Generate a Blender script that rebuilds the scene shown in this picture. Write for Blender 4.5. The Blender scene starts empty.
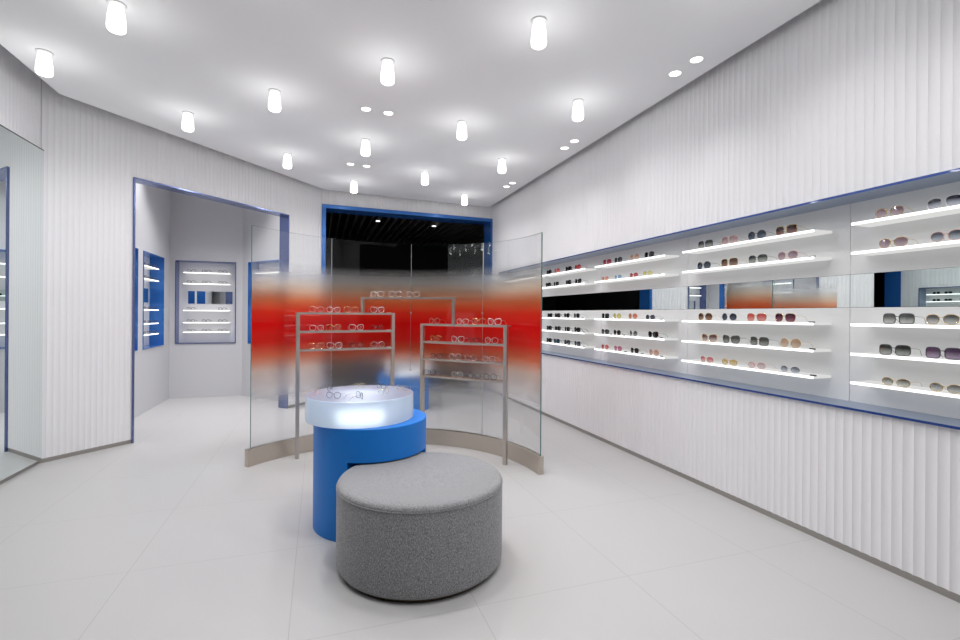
import bpy, bmesh, math, random
from mathutils import Vector, Matrix
random.seed(7)
scene = bpy.context.scene
COL = scene.collection
PI = math.pi
H = 1.45                                   # eye height

# ------------------------------------------------------------------ materials
def new_mat(name):
    m = bpy.data.materials.new(name); m.use_nodes = True
    nt = m.node_tree
    for n in list(nt.nodes): nt.nodes.remove(n)
    out = nt.nodes.new('ShaderNodeOutputMaterial')
    return m, nt, out

def principled(name, col, rough=.5, metal=0., spec=.5, noise=0., nscale=40., bump=0., coat=0.):
    m, nt, out = new_mat(name)
    b = nt.nodes.new('ShaderNodeBsdfPrincipled')
    b.inputs['Base Color'].default_value = (*col, 1)
    b.inputs['Roughness'].default_value = rough
    b.inputs['Metallic'].default_value = metal
    b.inputs['Specular IOR Level'].default_value = spec
    b.inputs['Coat Weight'].default_value = coat
    nt.links.new(b.outputs[0], out.inputs[0])
    if noise or bump:
        tc = nt.nodes.new('ShaderNodeTexCoord')
        n = nt.nodes.new('ShaderNodeTexNoise'); n.inputs['Scale'].default_value = nscale
        n.inputs['Detail'].default_value = 4
        nt.links.new(tc.outputs['Object'], n.inputs['Vector'])
        if noise:
            r = nt.nodes.new('ShaderNodeValToRGB')
            r.color_ramp.elements[0].position = .3; r.color_ramp.elements[1].position = .7
            r.color_ramp.elements[0].color = (*[c*(1-noise) for c in col], 1)
            r.color_ramp.elements[1].color = (*[min(1, c*(1+noise)) for c in col], 1)
            nt.links.new(n.outputs['Fac'], r.inputs[0]); nt.links.new(r.outputs[0], b.inputs['Base Color'])
        if bump:
            bp = nt.nodes.new('ShaderNodeBump'); bp.inputs['Strength'].default_value = bump
            bp.inputs['Distance'].default_value = .002
            nt.links.new(n.outputs['Fac'], bp.inputs['Height']); nt.links.new(bp.outputs[0], b.inputs['Normal'])
    return m

def emissive(name, col, strength):
    m, nt, out = new_mat(name)
    e = nt.nodes.new('ShaderNodeEmission')
    e.inputs[0].default_value = (*col, 1); e.inputs[1].default_value = strength
    nt.links.new(e.outputs[0], out.inputs[0])
    return m

def clear_glass(name, tint=(.97, .985, .98), gain=1.0):
    """thin architectural glass: transparent with a fresnel mirror"""
    m, nt, out = new_mat(name)
    t = nt.nodes.new('ShaderNodeBsdfTransparent'); t.inputs[0].default_value = (*tint, 1)
    g = nt.nodes.new('ShaderNodeBsdfGlossy'); g.inputs['Roughness'].default_value = 0.0
    g.inputs[0].default_value = (gain, gain, gain, 1)
    f = fresnel_node(nt)
    mx = nt.nodes.new('ShaderNodeMixShader')
    nt.links.new(f.outputs[0], mx.inputs[0]); nt.links.new(t.outputs[0], mx.inputs[1]); nt.links.new(g.outputs[0], mx.inputs[2])
    nt.links.new(mx.outputs[0], out.inputs[0])
    return m

def fresnel_node(nt, ior=1.5):
    """fresnel for thin sheets: the same reflectance from both sides, no total internal reflection"""
    f = nt.nodes.new('ShaderNodeFresnel'); ge = nt.nodes.new('ShaderNodeNewGeometry')
    mr = nt.nodes.new('ShaderNodeMapRange'); mr.inputs['To Min'].default_value = ior; mr.inputs['To Max'].default_value = 1/ior
    nt.links.new(ge.outputs['Backfacing'], mr.inputs['Value']); nt.links.new(mr.outputs[0], f.inputs['IOR'])
    return f

def ramp_node(nt, stops, lo, hi):
    r = nt.nodes.new('ShaderNodeValToRGB'); cr = r.color_ramp
    while len(cr.elements) > 1: cr.elements.remove(cr.elements[-1])
    first = True
    for z, c in stops:
        p = (z-lo)/(hi-lo)
        if first: e = cr.elements[0]; e.position = p; first = False
        else: e = cr.elements.new(p)
        e.color = (*c, 1) if isinstance(c, tuple) else (c, c, c, 1)
    return r

def printed_glass(name):
    """glass sheet carrying a frosted colour film that fades clear - white - orange - red - orange - white - clear"""
    m, nt, out = new_mat(name)
    N = nt.nodes.new; Lk = nt.links.new
    tc = N('ShaderNodeTexCoord'); sp = N('ShaderNodeSeparateXYZ'); Lk(tc.outputs['Object'], sp.inputs[0])
    mr = N('ShaderNodeMapRange'); mr.inputs['From Min'].default_value = 0; mr.inputs['From Max'].default_value = 2.4
    Lk(sp.outputs['Z'], mr.inputs['Value'])
    R = []
    for stops in (PRINT_COLOR, PRINT_COVER, PRINT_FILM, PRINT_FROST):
        r = ramp_node(nt, stops, 0, 2.4); Lk(mr.outputs[0], r.inputs[0]); R.append(r)
    colr, cov, film, frost = R
    t = N('ShaderNodeBsdfTransparent'); Lk(film.outputs[0], t.inputs[0])
    rf = N('ShaderNodeBsdfRefraction'); rf.inputs['Roughness'].default_value = .32; rf.inputs['IOR'].default_value = 1.2
    Lk(film.outputs[0], rf.inputs[0])
    m0 = N('ShaderNodeMixShader'); Lk(frost.outputs[0], m0.inputs[0]); Lk(t.outputs[0], m0.inputs[1]); Lk(rf.outputs[0], m0.inputs[2])
    d = N('ShaderNodeBsdfDiffuse'); tl = N('ShaderNodeBsdfTranslucent')
    Lk(colr.outputs[0], d.inputs[0]); Lk(colr.outputs[0], tl.inputs[0])
    dm = N('ShaderNodeMixShader'); dm.inputs[0].default_value = .4; Lk(d.outputs[0], dm.inputs[1]); Lk(tl.outputs[0], dm.inputs[2])
    m1 = N('ShaderNodeMixShader'); Lk(cov.outputs[0], m1.inputs[0]); Lk(m0.outputs[0], m1.inputs[1]); Lk(dm.outputs[0], m1.inputs[2])
    g = N('ShaderNodeBsdfGlossy'); g.inputs['Roughness'].default_value = 0.0
    f = fresnel_node(nt)
    m2 = N('ShaderNodeMixShader'); Lk(f.outputs[0], m2.inputs[0]); Lk(m1.outputs[0], m2.inputs[1]); Lk(g.outputs[0], m2.inputs[2])
    Lk(m2.outputs[0], out.inputs[0])
    return m

PRINT_COLOR = [(0, (.80, .80, .82)), (.70, (.80, .79, .80)), (.88, (.85, .62, .52)), (1.02, (.85, .22, .11)), (1.16, (.80, .04, .03)),
               (1.34, (.82, .014, .015)), (1.46, (.85, .06, .03)), (1.58, (.86, .25, .10)), (1.70, (.86, .58, .42)), (1.80, (.80, .77, .74)), (2.4, (.80, .80, .83))]
PRINT_COVER = [(0, .02), (.45, .03), (.70, .07), (.88, .16), (1.02, .36), (1.16, .55), (1.34, .60), (1.46, .53), (1.58, .36), (1.70, .21), (1.80, .14), (1.88, .06), (1.95, .0), (2.4, .0)]
PRINT_FILM = [(0, (.985, .99, .99)), (.60, (.985, .985, .985)), (.88, (.97, .88, .82)), (1.02, (.96, .55, .40)), (1.16, (.95, .20, .15)), (1.34, (.93, .10, .09)),
              (1.46, (.95, .22, .16)), (1.58, (.97, .60, .42)), (1.70, (.98, .88, .78)), (1.82, (.985, .98, .97)), (1.95, (.985, .99, .99)), (2.4, (.985, .99, .99))]
PRINT_FROST = [(0, .0), (.56, .0), (.72, .55), (.90, .9), (1.68, .9), (1.78, .5), (1.88, .16), (1.97, .0), (2.4, .0)]

def lens_mat(name, top, bottom, op_top=.95, op_bot=.8):
    """tinted sunglass lens; the dye itself fades from the top of the lens to the bottom"""
    m, nt, out = new_mat(name)
    tc = nt.nodes.new('ShaderNodeTexCoord'); sp = nt.nodes.new('ShaderNodeSeparateXYZ')
    nt.links.new(tc.outputs['Object'], sp.inputs[0])
    mr = nt.nodes.new('ShaderNodeMapRange'); mr.inputs['From Min'].default_value = .006; mr.inputs['From Max'].default_value = .056
    nt.links.new(sp.outputs['Z'], mr.inputs['Value'])
    cr = ramp_node(nt, [(0, bottom), (.15, bottom), (.70, top)], 0, 1); nt.links.new(mr.outputs[0], cr.inputs[0])
    op = ramp_node(nt, [(0, op_bot), (.15, op_bot), (.70, op_top)], 0, 1); nt.links.new(mr.outputs[0], op.inputs[0])
    t = nt.nodes.new('ShaderNodeBsdfTransparent')
    b = nt.nodes.new('ShaderNodeBsdfPrincipled'); b.inputs['Roughness'].default_value = .05
    b.inputs['Specular IOR Level'].default_value = .6
    nt.links.new(cr.outputs[0], b.inputs['Base Color'])
    mx = nt.nodes.new('ShaderNodeMixShader')
    nt.links.new(op.outputs[0], mx.inputs[0]); nt.links.new(t.outputs[0], mx.inputs[1]); nt.links.new(b.outputs[0], mx.inputs[2])
    nt.links.new(mx.outputs[0], out.inputs[0])
    return m

def floor_mat():
    m, nt, out = new_mat('porcelain_floor_tiles')
    N = nt.nodes.new; Lk = nt.links.new
    tc = N('ShaderNodeTexCoord'); sp = N('ShaderNodeSeparateXYZ'); Lk(tc.outputs['Object'], sp.inputs[0])
    def line(axis, off, pitch, w):
        a = N('ShaderNodeMath'); a.operation = 'SUBTRACT'; a.inputs[1].default_value = off; Lk(sp.outputs[axis], a.inputs[0])
        b = N('ShaderNodeMath'); b.operation = 'PINGPONG'; b.inputs[1].default_value = pitch/2; Lk(a.outputs[0], b.inputs[0])
        c = N('ShaderNodeMath'); c.operation = 'LESS_THAN'; c.inputs[1].default_value = w; Lk(b.outputs[0], c.inputs[0])
        return c
    l1 = line('X', 1.633, .877, .0018); l2 = line('Y', 2.24, .9, .0016)
    mx = N('ShaderNodeMath'); mx.operation = 'MAXIMUM'; Lk(l1.outputs[0], mx.inputs[0]); Lk(l2.outputs[0], mx.inputs[1])
    n = N('ShaderNodeTexNoise'); n.inputs['Scale'].default_value = 260; n.inputs['Detail'].default_value = 3; Lk(tc.outputs['Object'], n.inputs['Vector'])
    r = ramp_node(nt, [(.35, (.495, .49, .49)), (.65, (.545, .54, .54))], 0, 1); Lk(n.outputs['Fac'], r.inputs[0])
    mc = N('ShaderNodeMix'); mc.data_type = 'RGBA'
    Lk(mx.outputs[0], mc.inputs['Factor']); Lk(r.outputs[0], mc.inputs['A']); mc.inputs['B'].default_value = (.40, .39, .38, 1)
    b = N('ShaderNodeBsdfPrincipled'); b.inputs['Roughness'].default_value = .38; b.inputs['Specular IOR Level'].default_value = .45
    Lk(mc.outputs['Result'], b.inputs['Base Color']); Lk(b.outputs[0], out.inputs[0])
    return m

def fabric_mat():
    m, nt, out = new_mat('heather_grey_wool')
    N = nt.nodes.new; Lk = nt.links.new
    tc = N('ShaderNodeTexCoord')
    a = N('ShaderNodeTexNoise'); a.inputs['Scale'].default_value = 300; a.inputs['Detail'].default_value = 5; a.inputs['Roughness'].default_value = .7
    mp = N('ShaderNodeMapping'); mp.inputs['Scale'].default_value = (1, 1, .45); Lk(tc.outputs['Object'], mp.inputs[0]); Lk(mp.outputs[0], a.inputs['Vector'])
    r = ramp_node(nt, [(.34, (.09, .09, .095)), (.5, (.26, .26, .27)), (.66, (.50, .50, .515))], 0, 1); Lk(a.outputs['Fac'], r.inputs[0])
    b = N('ShaderNodeBsdfPrincipled'); b.inputs['Roughness'].default_value = .95; b.inputs['Specular IOR Level'].default_value = .1
    b.inputs['Sheen Weight'].default_value = .25
    bp = N('ShaderNodeBump'); bp.inputs['Strength'].default_value = .5; bp.inputs['Distance'].default_value = .002; Lk(a.outputs['Fac'], bp.inputs['Height'])
    Lk(bp.outputs[0], b.inputs['Normal']); Lk(r.outputs[0], b.inputs['Base Color']); Lk(b.outputs[0], out.inputs[0])
    return m

def acrylic_mat():
    m, nt, out = new_mat('frosted_acrylic')
    N = nt.nodes.new; Lk = nt.links.new
    d = N('ShaderNodeBsdfDiffuse'); d.inputs[0].default_value = (.60, .69, .86, 1)
    t = N('ShaderNodeBsdfTranslucent'); t.inputs[0].default_value = (.80, .88, .97, 1)
    g = N('ShaderNodeBsdfGlossy'); g.inputs['Roughness'].default_value = .12
    f = N('ShaderNodeFresnel'); f.inputs['IOR'].default_value = 1.45
    a = N('ShaderNodeMixShader'); a.inputs[0].default_value = .62; Lk(d.outputs[0], a.inputs[1]); Lk(t.outputs[0], a.inputs[2])
    rf = N('ShaderNodeBsdfRefraction'); rf.inputs['Roughness'].default_value = .8; rf.inputs['IOR'].default_value = 1.18; rf.inputs[0].default_value = (.90, .95, 1, 1)
    c = N('ShaderNodeMixShader'); c.inputs[0].default_value = .20; Lk(a.outputs[0], c.inputs[1]); Lk(rf.outputs[0], c.inputs[2]); a = c
    b = N('ShaderNodeMixShader'); Lk(f.outputs[0], b.inputs[0]); Lk(a.outputs[0], b.inputs[1]); Lk(g.outputs[0], b.inputs[2])
    Lk(b.outputs[0], out.inputs[0])
    return m

M = {}
M['wall'] = principled('white_fluted_paint', (.85, .845, .86), .6, spec=.3)
M['ceiling'] = principled('white_ceiling_paint', (.90, .90, .91), .9, spec=.1)
M['plaster'] = principled('pale_grey_plaster', (.62, .62, .64), .8, spec=.2)
M['panel'] = principled('white_back_panel', (.78, .79, .79), .55, spec=.3)
M['floor'] = floor_mat()
M['steel'] = principled('brushed_nickel', (.54, .49, .43), .36, metal=.85)
M['base'] = principled('nickel_skirting', (.36, .345, .32), .45, metal=.6)
M['bluemetal'] = principled('blue_anodised_metal', (.15, .19, .38), .25, metal=.75)
M['bluelip'] = principled('deep_blue_trim', (.015, .055, .26), .3, metal=.3, coat=.3)
M['bluereveal'] = principled('blue_gloss_lining', (.03, .16, .52), .25, metal=.35, coat=.4)
M['slateblue'] = principled('slate_blue_metal', (.40, .47, .60), .3, metal=.9)
M['bluelacquer'] = principled('satin_blue_lacquer', (.001, .19, .66), .45, spec=.4)
M['mirror'] = principled('mirror_silver', (.83, .89, .88), .0, metal=1.)
M['mirror_edge'] = principled('mirror_dark_edge', (.05, .06, .06), .4)
M['lamp'] = emissive('lit_opal_glass', (1, .99, .985), 4.6)
M['down'] = emissive('lit_downlight', (1, .99, .98), 5.0)
M['whitemetal'] = principled('white_enamel', (.7, .7, .7), .4)
M['shelf'] = emissive('lit_acrylic_shelf', (1, 1, .985), .92)
M['shelfedge'] = emissive('lit_shelf_edge', (1, 1, .99), 3.2)
M['led'] = emissive('led_disc', (.86, .94, 1), 6.5)
M['glass'] = printed_glass('gradient_printed_glass')
M['glassedge'] = principled('green_glass_edge', (.10, .20, .18), .15, spec=.6)
M['seam'] = principled('pale_glass_seam', (.66, .70, .70), .2)
M['clear'] = clear_glass('clear_lens')
M['fabric'] = fabric_mat()
M['gold'] = principled('bronze_plinth', (.10, .075, .045), .4, metal=.5)
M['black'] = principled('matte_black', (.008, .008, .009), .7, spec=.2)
M['slat'] = principled('dark_ceiling_slat', (.11, .10, .085), .6)
M['acrylic'] = acrylic_mat()
M['plate'] = principled('dark_metal_plate', (.09, .09, .085), .35, metal=.6)
M['whiteplate'] = principled('white_plate', (.85, .85, .85), .4)
# eyewear
FR = {'black': principled('black_acetate', (.010, .010, .012), .25), 'gold': principled('gold_wire', (.75, .55, .28), .25, metal=1.),
      'silver': principled('silver_wire', (.85, .85, .85), .3, metal=.9), 'gun': principled('gunmetal_wire', (.10, .10, .11), .3, metal=.9),
      'brown': principled('tortoise_acetate', (.10, .045, .03), .25), 'red': principled('red_acetate', (.40, .05, .06), .3),
      'rose': principled('rose_wire', (.75, .45, .38), .3, metal=.9), 'navy': principled('navy_acetate', (.02, .05, .12), .3)}
LN = {}
def L_(k, top, bot, a=.95, b=.85):
    f = .5 if max(top) < .3 else .8
    top = tuple(c*f for c in top); LN[k] = lens_mat(k.replace(' ', '_')+'_lens', top, bot, a, b)
L_('black', (.010, .011, .013), (.02, .022, .024), .98, .95)
L_('dark grey', (.05, .055, .06), (.10, .11, .11), .95, .85)
L_('grey gradient', (.07, .08, .075), (.38, .40, .36), .95, .70)
L_('green grey', (.12, .135, .12), (.28, .30, .26), .93, .70)
L_('slate blue', (.055, .075, .11), (.09, .12, .16), .95, .9)
L_('blue grey', (.15, .17, .22), (.45, .50, .55), .9, .6)
L_('light blue', (.14, .36, .62), (.35, .55, .75), .85, .75)
L_('navy gradient', (.03, .035, .08), (.55, .58, .66), .97, .5)
L_('brown', (.13, .065, .045), (.30, .19, .13), .95, .85)
L_('dark brown', (.075, .04, .045), (.22, .13, .12), .96, .88)
L_('burgundy', (.09, .02, .045), (.25, .10, .14), .95, .85)
L_('coral red', (.72, .10, .10), (.75, .32, .28), .92, .75)
L_('coral orange', (.70, .22, .13), (.75, .35, .22), .9, .75)
L_('red', (.45, .05, .06), (.55, .14, .14), .92, .85)
L_('dark red', (.30, .04, .07), (.40, .10, .12), .95, .85)
L_('magenta pink', (.55, .14, .32), (.65, .30, .42), .88, .75)
L_('pink red', (.70, .10, .18), (.75, .40, .40), .9, .65)
L_('pale pink', (.66, .47, .48), (.75, .64, .64), .8, .6)
L_('peach', (.62, .38, .28), (.70, .50, .40), .88, .75)
L_('tan', (.55, .36, .24), (.68, .52, .40), .9, .75)
L_('yellow', (.66, .66, .16), (.72, .72, .34), .8, .7)
L_('amber yellow', (.66, .46, .14), (.72, .60, .32), .85, .7)
L_('mauve', (.30, .20, .24), (.46, .37, .40), .93, .8)
L_('mauve gradient', (.22, .13, .14), (.60, .50, .46), .93, .6)
L_('purple', (.17, .10, .20), (.36, .28, .38), .94, .8)
L_('pink floral', (.45, .28, .29), (.62, .46, .46), .93, .8)
L_('silver mirror', (.20, .215, .21), (.52, .54, .51), .93, .6)
L_('olive mirror', (.17, .165, .12), (.56, .57, .50), .93, .6)
L_('teal black', (.01, .045, .06), (.02, .07, .09), .97, .95)

# ------------------------------------------------------------------ mesh helpers
def finish(name, bm, mat, parent=None, smooth=False):
    me = bpy.data.meshes.new(name)
    bmesh.ops.recalc_face_normals(bm, faces=bm.faces)
    bm.to_mesh(me); bm.free()
    for mm in (mat if isinstance(mat, (list, tuple)) else [mat]): me.materials.append(mm)
    if smooth:
        for p in me.polygons: p.use_smooth = True
    o = bpy.data.objects.new(name, me); COL.objects.link(o)
    if parent: o.parent = parent
    return o

def autosmooth(o, ang=35):
    me = o.data
    for p in me.polygons: p.use_smooth = True
    bm = bmesh.new(); bm.from_mesh(me)
    for e in bm.edges:
        e.smooth = not (len(e.link_faces) == 2 and e.calc_face_angle(0) > math.radians(ang))
    bm.to_mesh(me); bm.free()
    return o

def add_box(bm, lo, hi, mat=None, idx=0):
    v = [bm.verts.new(Vector((x, y, z))) for x in (lo[0], hi[0]) for y in (lo[1], hi[1]) for z in (lo[2], hi[2])]
    if mat is not None:
        for q in v: q.co = mat @ q.co
    for f in ((0, 1, 3, 2), (4, 6, 7, 5), (0, 4, 5, 1), (2, 3, 7, 6), (0, 2, 6, 4), (1, 5, 7, 3)):
        fc = bm.faces.new([v[i] for i in f]); fc.material_index = idx
    return v

def add_prism(bm, pts, z0, z1, idx=0):
    a = [bm.verts.new((x, y, z0)) for x, y in pts]; b = [bm.verts.new((x, y, z1)) for x, y in pts]
    n = len(pts); fs = [bm.faces.new(list(reversed(a))), bm.faces.new(b)]
    for i in range(n): fs.append(bm.faces.new((a[i], a[(i+1) % n], b[(i+1) % n], b[i])))
    for f in fs: f.material_index = idx

def add_lathe(bm, prof, seg=64, c=(0, 0), cap=True):
    rings = []
    for r, z in prof:
        if r < 1e-6: rings.append([bm.verts.new((c[0], c[1], z))])
        else: rings.append([bm.verts.new((c[0]+r*math.cos(2*PI*i/seg), c[1]+r*math.sin(2*PI*i/seg), z)) for i in range(seg)])
    for a, b in zip(rings, rings[1:]):
        for i in range(seg):
            j = (i+1) % seg
            if len(a) == 1 and len(b) == 1: continue
            if len(a) == 1: bm.faces.new((a[0], b[i], b[j]))
            elif len(b) == 1: bm.faces.new((a[i], a[j], b[0]))
            else: bm.faces.new((a[i], a[j], b[j], b[i]))
    if cap:
        if len(rings[0]) > 1: bm.faces.new(list(reversed(rings[0])))
        if len(rings[-1]) > 1: bm.faces.new(rings[-1])

def add_tube(bm, pts, r, seg=6, closed=False):
    pts = [Vector(p) for p in pts]; n = len(pts); rings = []
    up = Vector((0, 1, 0))
    for i in range(n):
        if closed: t = pts[(i+1) % n]-pts[i-1]
        else: t = pts[min(i+1, n-1)]-pts[max(i-1, 0)]
        t.normalize()
        u = up - t*up.dot(t)
        if u.length < .05: u = Vector((1, 0, 0)) - t*t.x
        u.normalize(); w = t.cross(u)
        rings.append([bm.verts.new(pts[i]+r*(math.cos(2*PI*k/seg)*u+math.sin(2*PI*k/seg)*w)) for k in range(seg)])
    m = n if closed else n-1
    for i in range(m):
        a, b = rings[i], rings[(i+1) % n]
        for k in range(seg): bm.faces.new((a[k], a[(k+1) % seg], b[(k+1) % seg], b[k]))
    if not closed:
        bm.faces.new(list(reversed(rings[0]))); bm.faces.new(rings[-1])

def tag(o, label=None, cat=None, group=None, kind=None):
    if label: o['label'] = label
    if cat: o['category'] = cat
    if group: o['group'] = group
    if kind: o['kind'] = kind
    return o

def empty(name, loc=(0, 0, 0), rz=0., label=None, cat=None, group=None):
    o = bpy.data.objects.new(name, None); COL.objects.link(o)
    o.location = loc; o.rotation_euler = (0, 0, rz); o.empty_display_size = .1
    return tag(o, label, cat, group)

def structure(name, bm, mat, label, cat, smooth=False):
    return tag(finish(name, bm, mat, None, smooth), label, cat, None, 'structure')

# ------------------------------------------------------------------ the setting
ZT = 3.95                                   # top of the walls, above the hung ceiling
ZC = 3.43                                   # underside of the hung ceiling
FL_P, FL_A = .0527, .007                    # flute pitch and depth

def fluted(bm, p0, p1, nrm, z0, z1, depth=.12, phase0=0.):
    """scalloped (concave flutes, crisp ridges) panel from p0 to p1, facing nrm"""
    p0 = Vector((*p0, 0)); p1 = Vector((*p1, 0)); L = (p1-p0).length; t = (p1-p0)/L; n = Vector((*nrm, 0)).normalized()
    step = FL_P/8; s = [0.]; k = 1
    k0 = math.floor(phase0/step)+1
    x = k0*step-phase0
    while x < L-1e-4: s.append(x); x += step
    s.append(L)
    fr0, fr1, bk0, bk1 = [], [], [], []
    for q in s:
        fr = ((q+phase0)/FL_P) % 1.
        off = -FL_A*(math.sin(PI*fr)**.8)
        a = p0+t*q+n*off; b = p0+t*q-n*depth
        fr0.append(bm.verts.new((a.x, a.y, z0))); fr1.append(bm.verts.new((a.x, a.y, z1)))
        bk0.append(bm.verts.new((b.x, b.y, z0))); bk1.append(bm.verts.new((b.x, b.y, z1)))
    for i in range(len(s)-1):
        bm.faces.new((fr0[i], fr0[i+1], fr1[i+1], fr1[i]))
        bm.faces.new((bk0[i+1], bk0[i], bk1[i], bk1[i+1]))
        bm.faces.new((fr1[i], fr1[i+1], bk1[i+1], bk1[i]))
        bm.faces.new((fr0[i+1], fr0[i], bk0[i], bk0[i+1]))
    bm.faces.new((fr0[0], fr1[0], bk1[0], bk0[0])); bm.faces.new((fr0[-1], bk0[-1], bk1[-1], fr1[-1]))

XR, XL = 3.085, -2.508
CA = Vector((-2.51, 5.62)); CB = Vector((.035, 8.27)); CC = Vector((3.085, 8.43))
WD = (CB-CA).normalized(); WN = Vector((WD.y, -WD.x)); WLEN = (CB-CA).length
BD = (CC-CB).normalized(); BN = Vector((BD.y, -BD.x))
def on_w(s, d=0.): p = CA+WD*s+WN*d; return (p.x, p.y)
def on_b(s, d=0.): p = CB+BD*s+BN*d; return (p.x, p.y)

# floor
bm = bmesh.new(); add_box(bm, (-7, -5, -.1), (3.6, 9.6, 0))
structure('floor', bm, M['floor'], 'pale grey large-format porcelain tile floor', 'floor')
# ceiling: a hung slab that stops short of the walls, with the slab above it
bm = bmesh.new()
add_prism(bm, [(-2.254, -3.2), (2.966, -3.2), (2.966, 8.281), (.067, 8.01), (-2.254, 5.334)], ZC, ZC+.14)
add_box(bm, (-3.2, -3.2, ZT), (3.45, 9.5, ZT+.1))
structure('ceiling', bm, M['ceiling'], 'light grey hung ceiling with a shadow gap at the walls', 'ceiling')
# right wall with its long display recess
NZ0, NZ1, NY0, NY1, NXB = .884, 2.207, .733, 8.01, 3.312
BZ = .04
bm = bmesh.new()
N_ = (-1, 0)
fluted(bm, (XR, -3.2), (XR, CC.y+.1), N_, NZ1, ZT)
fluted(bm, (XR, -3.2), (XR, CC.y+.1), N_, BZ, NZ0)
fluted(bm, (XR, -3.2), (XR, NY0), N_, NZ0, NZ1)
fluted(bm, (XR, NY1), (XR, CC.y+.1), N_, NZ0, NZ1, phase0=(NY1+3.2) % FL_P)
structure('wall_right', bm, M['wall'], 'white fluted wall on the right holding the long eyewear recess', 'wall')
bm = bmesh.new(); add_box(bm, (XR+.006, -3.2, 0), (XR+.1, CC.y+.1, BZ))
structure('baseboard_right', bm, M['base'], 'nickel skirting strip under the right wall', 'baseboard')
# recess lining and its blue lip
bm = bmesh.new()
d = .012
add_box(bm, (XR-.018, NY0, NZ1-d), (NXB+.02, NY1, NZ1))
add_box(bm, (XR-.018, NY0, NZ0), (NXB+.02, NY1, NZ0+d))
add_box(bm, (XR-.018, NY0, NZ0+d), (NXB+.02, NY0+d, NZ1-d))
add_box(bm, (XR-.018, NY1-d, NZ0+d), (NXB+.02, NY1, NZ1-d))
structure('trim_1', bm, M['slateblue'], 'slate blue metal lining of the long recess in the right wall', 'trim')
bm = bmesh.new(); e = .003; x0, x1 = XR-.021, XR-.0181
add_box(bm, (x0, NY0, NZ1-.013), (x1, NY1, NZ1+.001)); add_box(bm, (x0, NY0, NZ0-.001), (x1, NY1, NZ0+.013))
add_box(bm, (x0, NY0, NZ0+.013), (x1, NY0+.013, NZ1-.013)); add_box(bm, (x0, NY1-.013, NZ0+.013), (x1, NY1, NZ1-.013))
structure('trim_2', bm, M['bluelip'], 'deep blue edge strip around the long recess', 'trim')
# left wall (runs to the mirror's near end; beyond it the shop is open)
LY0 = 2.95
bm = bmesh.new(); fluted(bm, (XL, LY0), (XL, CA.y), (1, 0), BZ, ZT)
structure('wall_left', bm, M['wall'], 'white fluted wall on the left behind the tall mirror', 'wall')
bm = bmesh.new(); add_box(bm, (XL-.1, LY0, 0), (XL-.006, CA.y, BZ))
structure('baseboard_left', bm, M['base'], 'nickel skirting strip under the tall mirror', 'baseboard')
# angled wall with the doorway
DS0, DS1, DZ = .807, 2.975, 2.935
bm = bmesh.new()
fluted(bm, on_w(0), on_w(DS0), WN, BZ, ZT)
fluted(bm, on_w(DS0), on_w(DS1), WN, DZ, ZT, phase0=DS0)
fluted(bm, on_w(DS1), on_w(WLEN), WN, BZ, ZT, phase0=DS1)
structure('wall_angled', bm, M['wall'], 'white fluted wall set at an angle around the doorway', 'wall')
bm = bmesh.new()
for s0, s1 in ((0, DS0), (DS1, WLEN)):
    add_prism(bm, [on_w(s0, -.006), on_w(s1, -.006), on_w(s1, -.1), on_w(s0, -.1)], 0, BZ)
structure('baseboard_angled', bm, M['base'], 'nickel skirting strip under the angled wall', 'baseboard')
bm = bmesh.new(); q = .014
for s0, s1 in ((DS0-.001, DS0+q), (DS1-q, DS1+.001)):
    add_prism(bm, [on_w(s0, .018), on_w(s1, .018), on_w(s1, -.17), on_w(s0, -.17)], 0, DZ)
add_prism(bm, [on_w(DS0, .018), on_w(DS1, .018), on_w(DS1, -.17), on_w(DS0, -.17)], DZ-q, DZ+.001)
structure('door_1', bm, M['bluemetal'], 'blue metal lined doorway without a leaf, leading to the alcove', 'doorway')
# far wall: fluted strip above a wide blue framed opening
WZ = 3.25; BLEN = (CC-CB).length
bm = bmesh.new(); fluted(bm, on_b(0), on_b(BLEN), BN, WZ, ZT)
structure('wall_back', bm, M['wall'], 'white fluted strip of wall above the wide dark opening', 'wall')
bm = bmesh.new(); fw = .06
add_prism(bm, [on_b(0, .012), on_b(fw, .012), on_b(fw, -.35), on_b(0, -.35)], 0, WZ)
add_prism(bm, [on_b(BLEN-.03, .012), on_b(BLEN, .012), on_b(BLEN, -.35), on_b(BLEN-.03, -.35)], 0, WZ)
add_prism(bm, [on_b(fw, .012), on_b(BLEN-.03, .012), on_b(BLEN-.03, -.35), on_b(fw, -.35)], WZ-fw, WZ)
structure('window_1', bm, M['bluereveal'], 'wide opening in the far wall framed in glossy blue', 'window')
# the dark passage beyond the opening
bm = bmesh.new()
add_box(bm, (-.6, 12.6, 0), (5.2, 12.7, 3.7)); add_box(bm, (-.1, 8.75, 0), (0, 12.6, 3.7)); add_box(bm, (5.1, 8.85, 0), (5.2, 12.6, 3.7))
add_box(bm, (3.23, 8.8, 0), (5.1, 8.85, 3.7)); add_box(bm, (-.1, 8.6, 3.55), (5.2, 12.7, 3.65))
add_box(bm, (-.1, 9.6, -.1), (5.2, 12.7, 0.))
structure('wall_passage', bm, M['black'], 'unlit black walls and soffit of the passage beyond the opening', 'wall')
bm = bmesh.new(); x = .05
while x < 5.05:
    add_box(bm, (x, 8.9, 3.33), (x+.028, 12.55, 3.43)); x += .155
structure('trim_3', bm, M['slat'], 'dark ceiling slats running away through the passage', 'trim')
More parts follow.
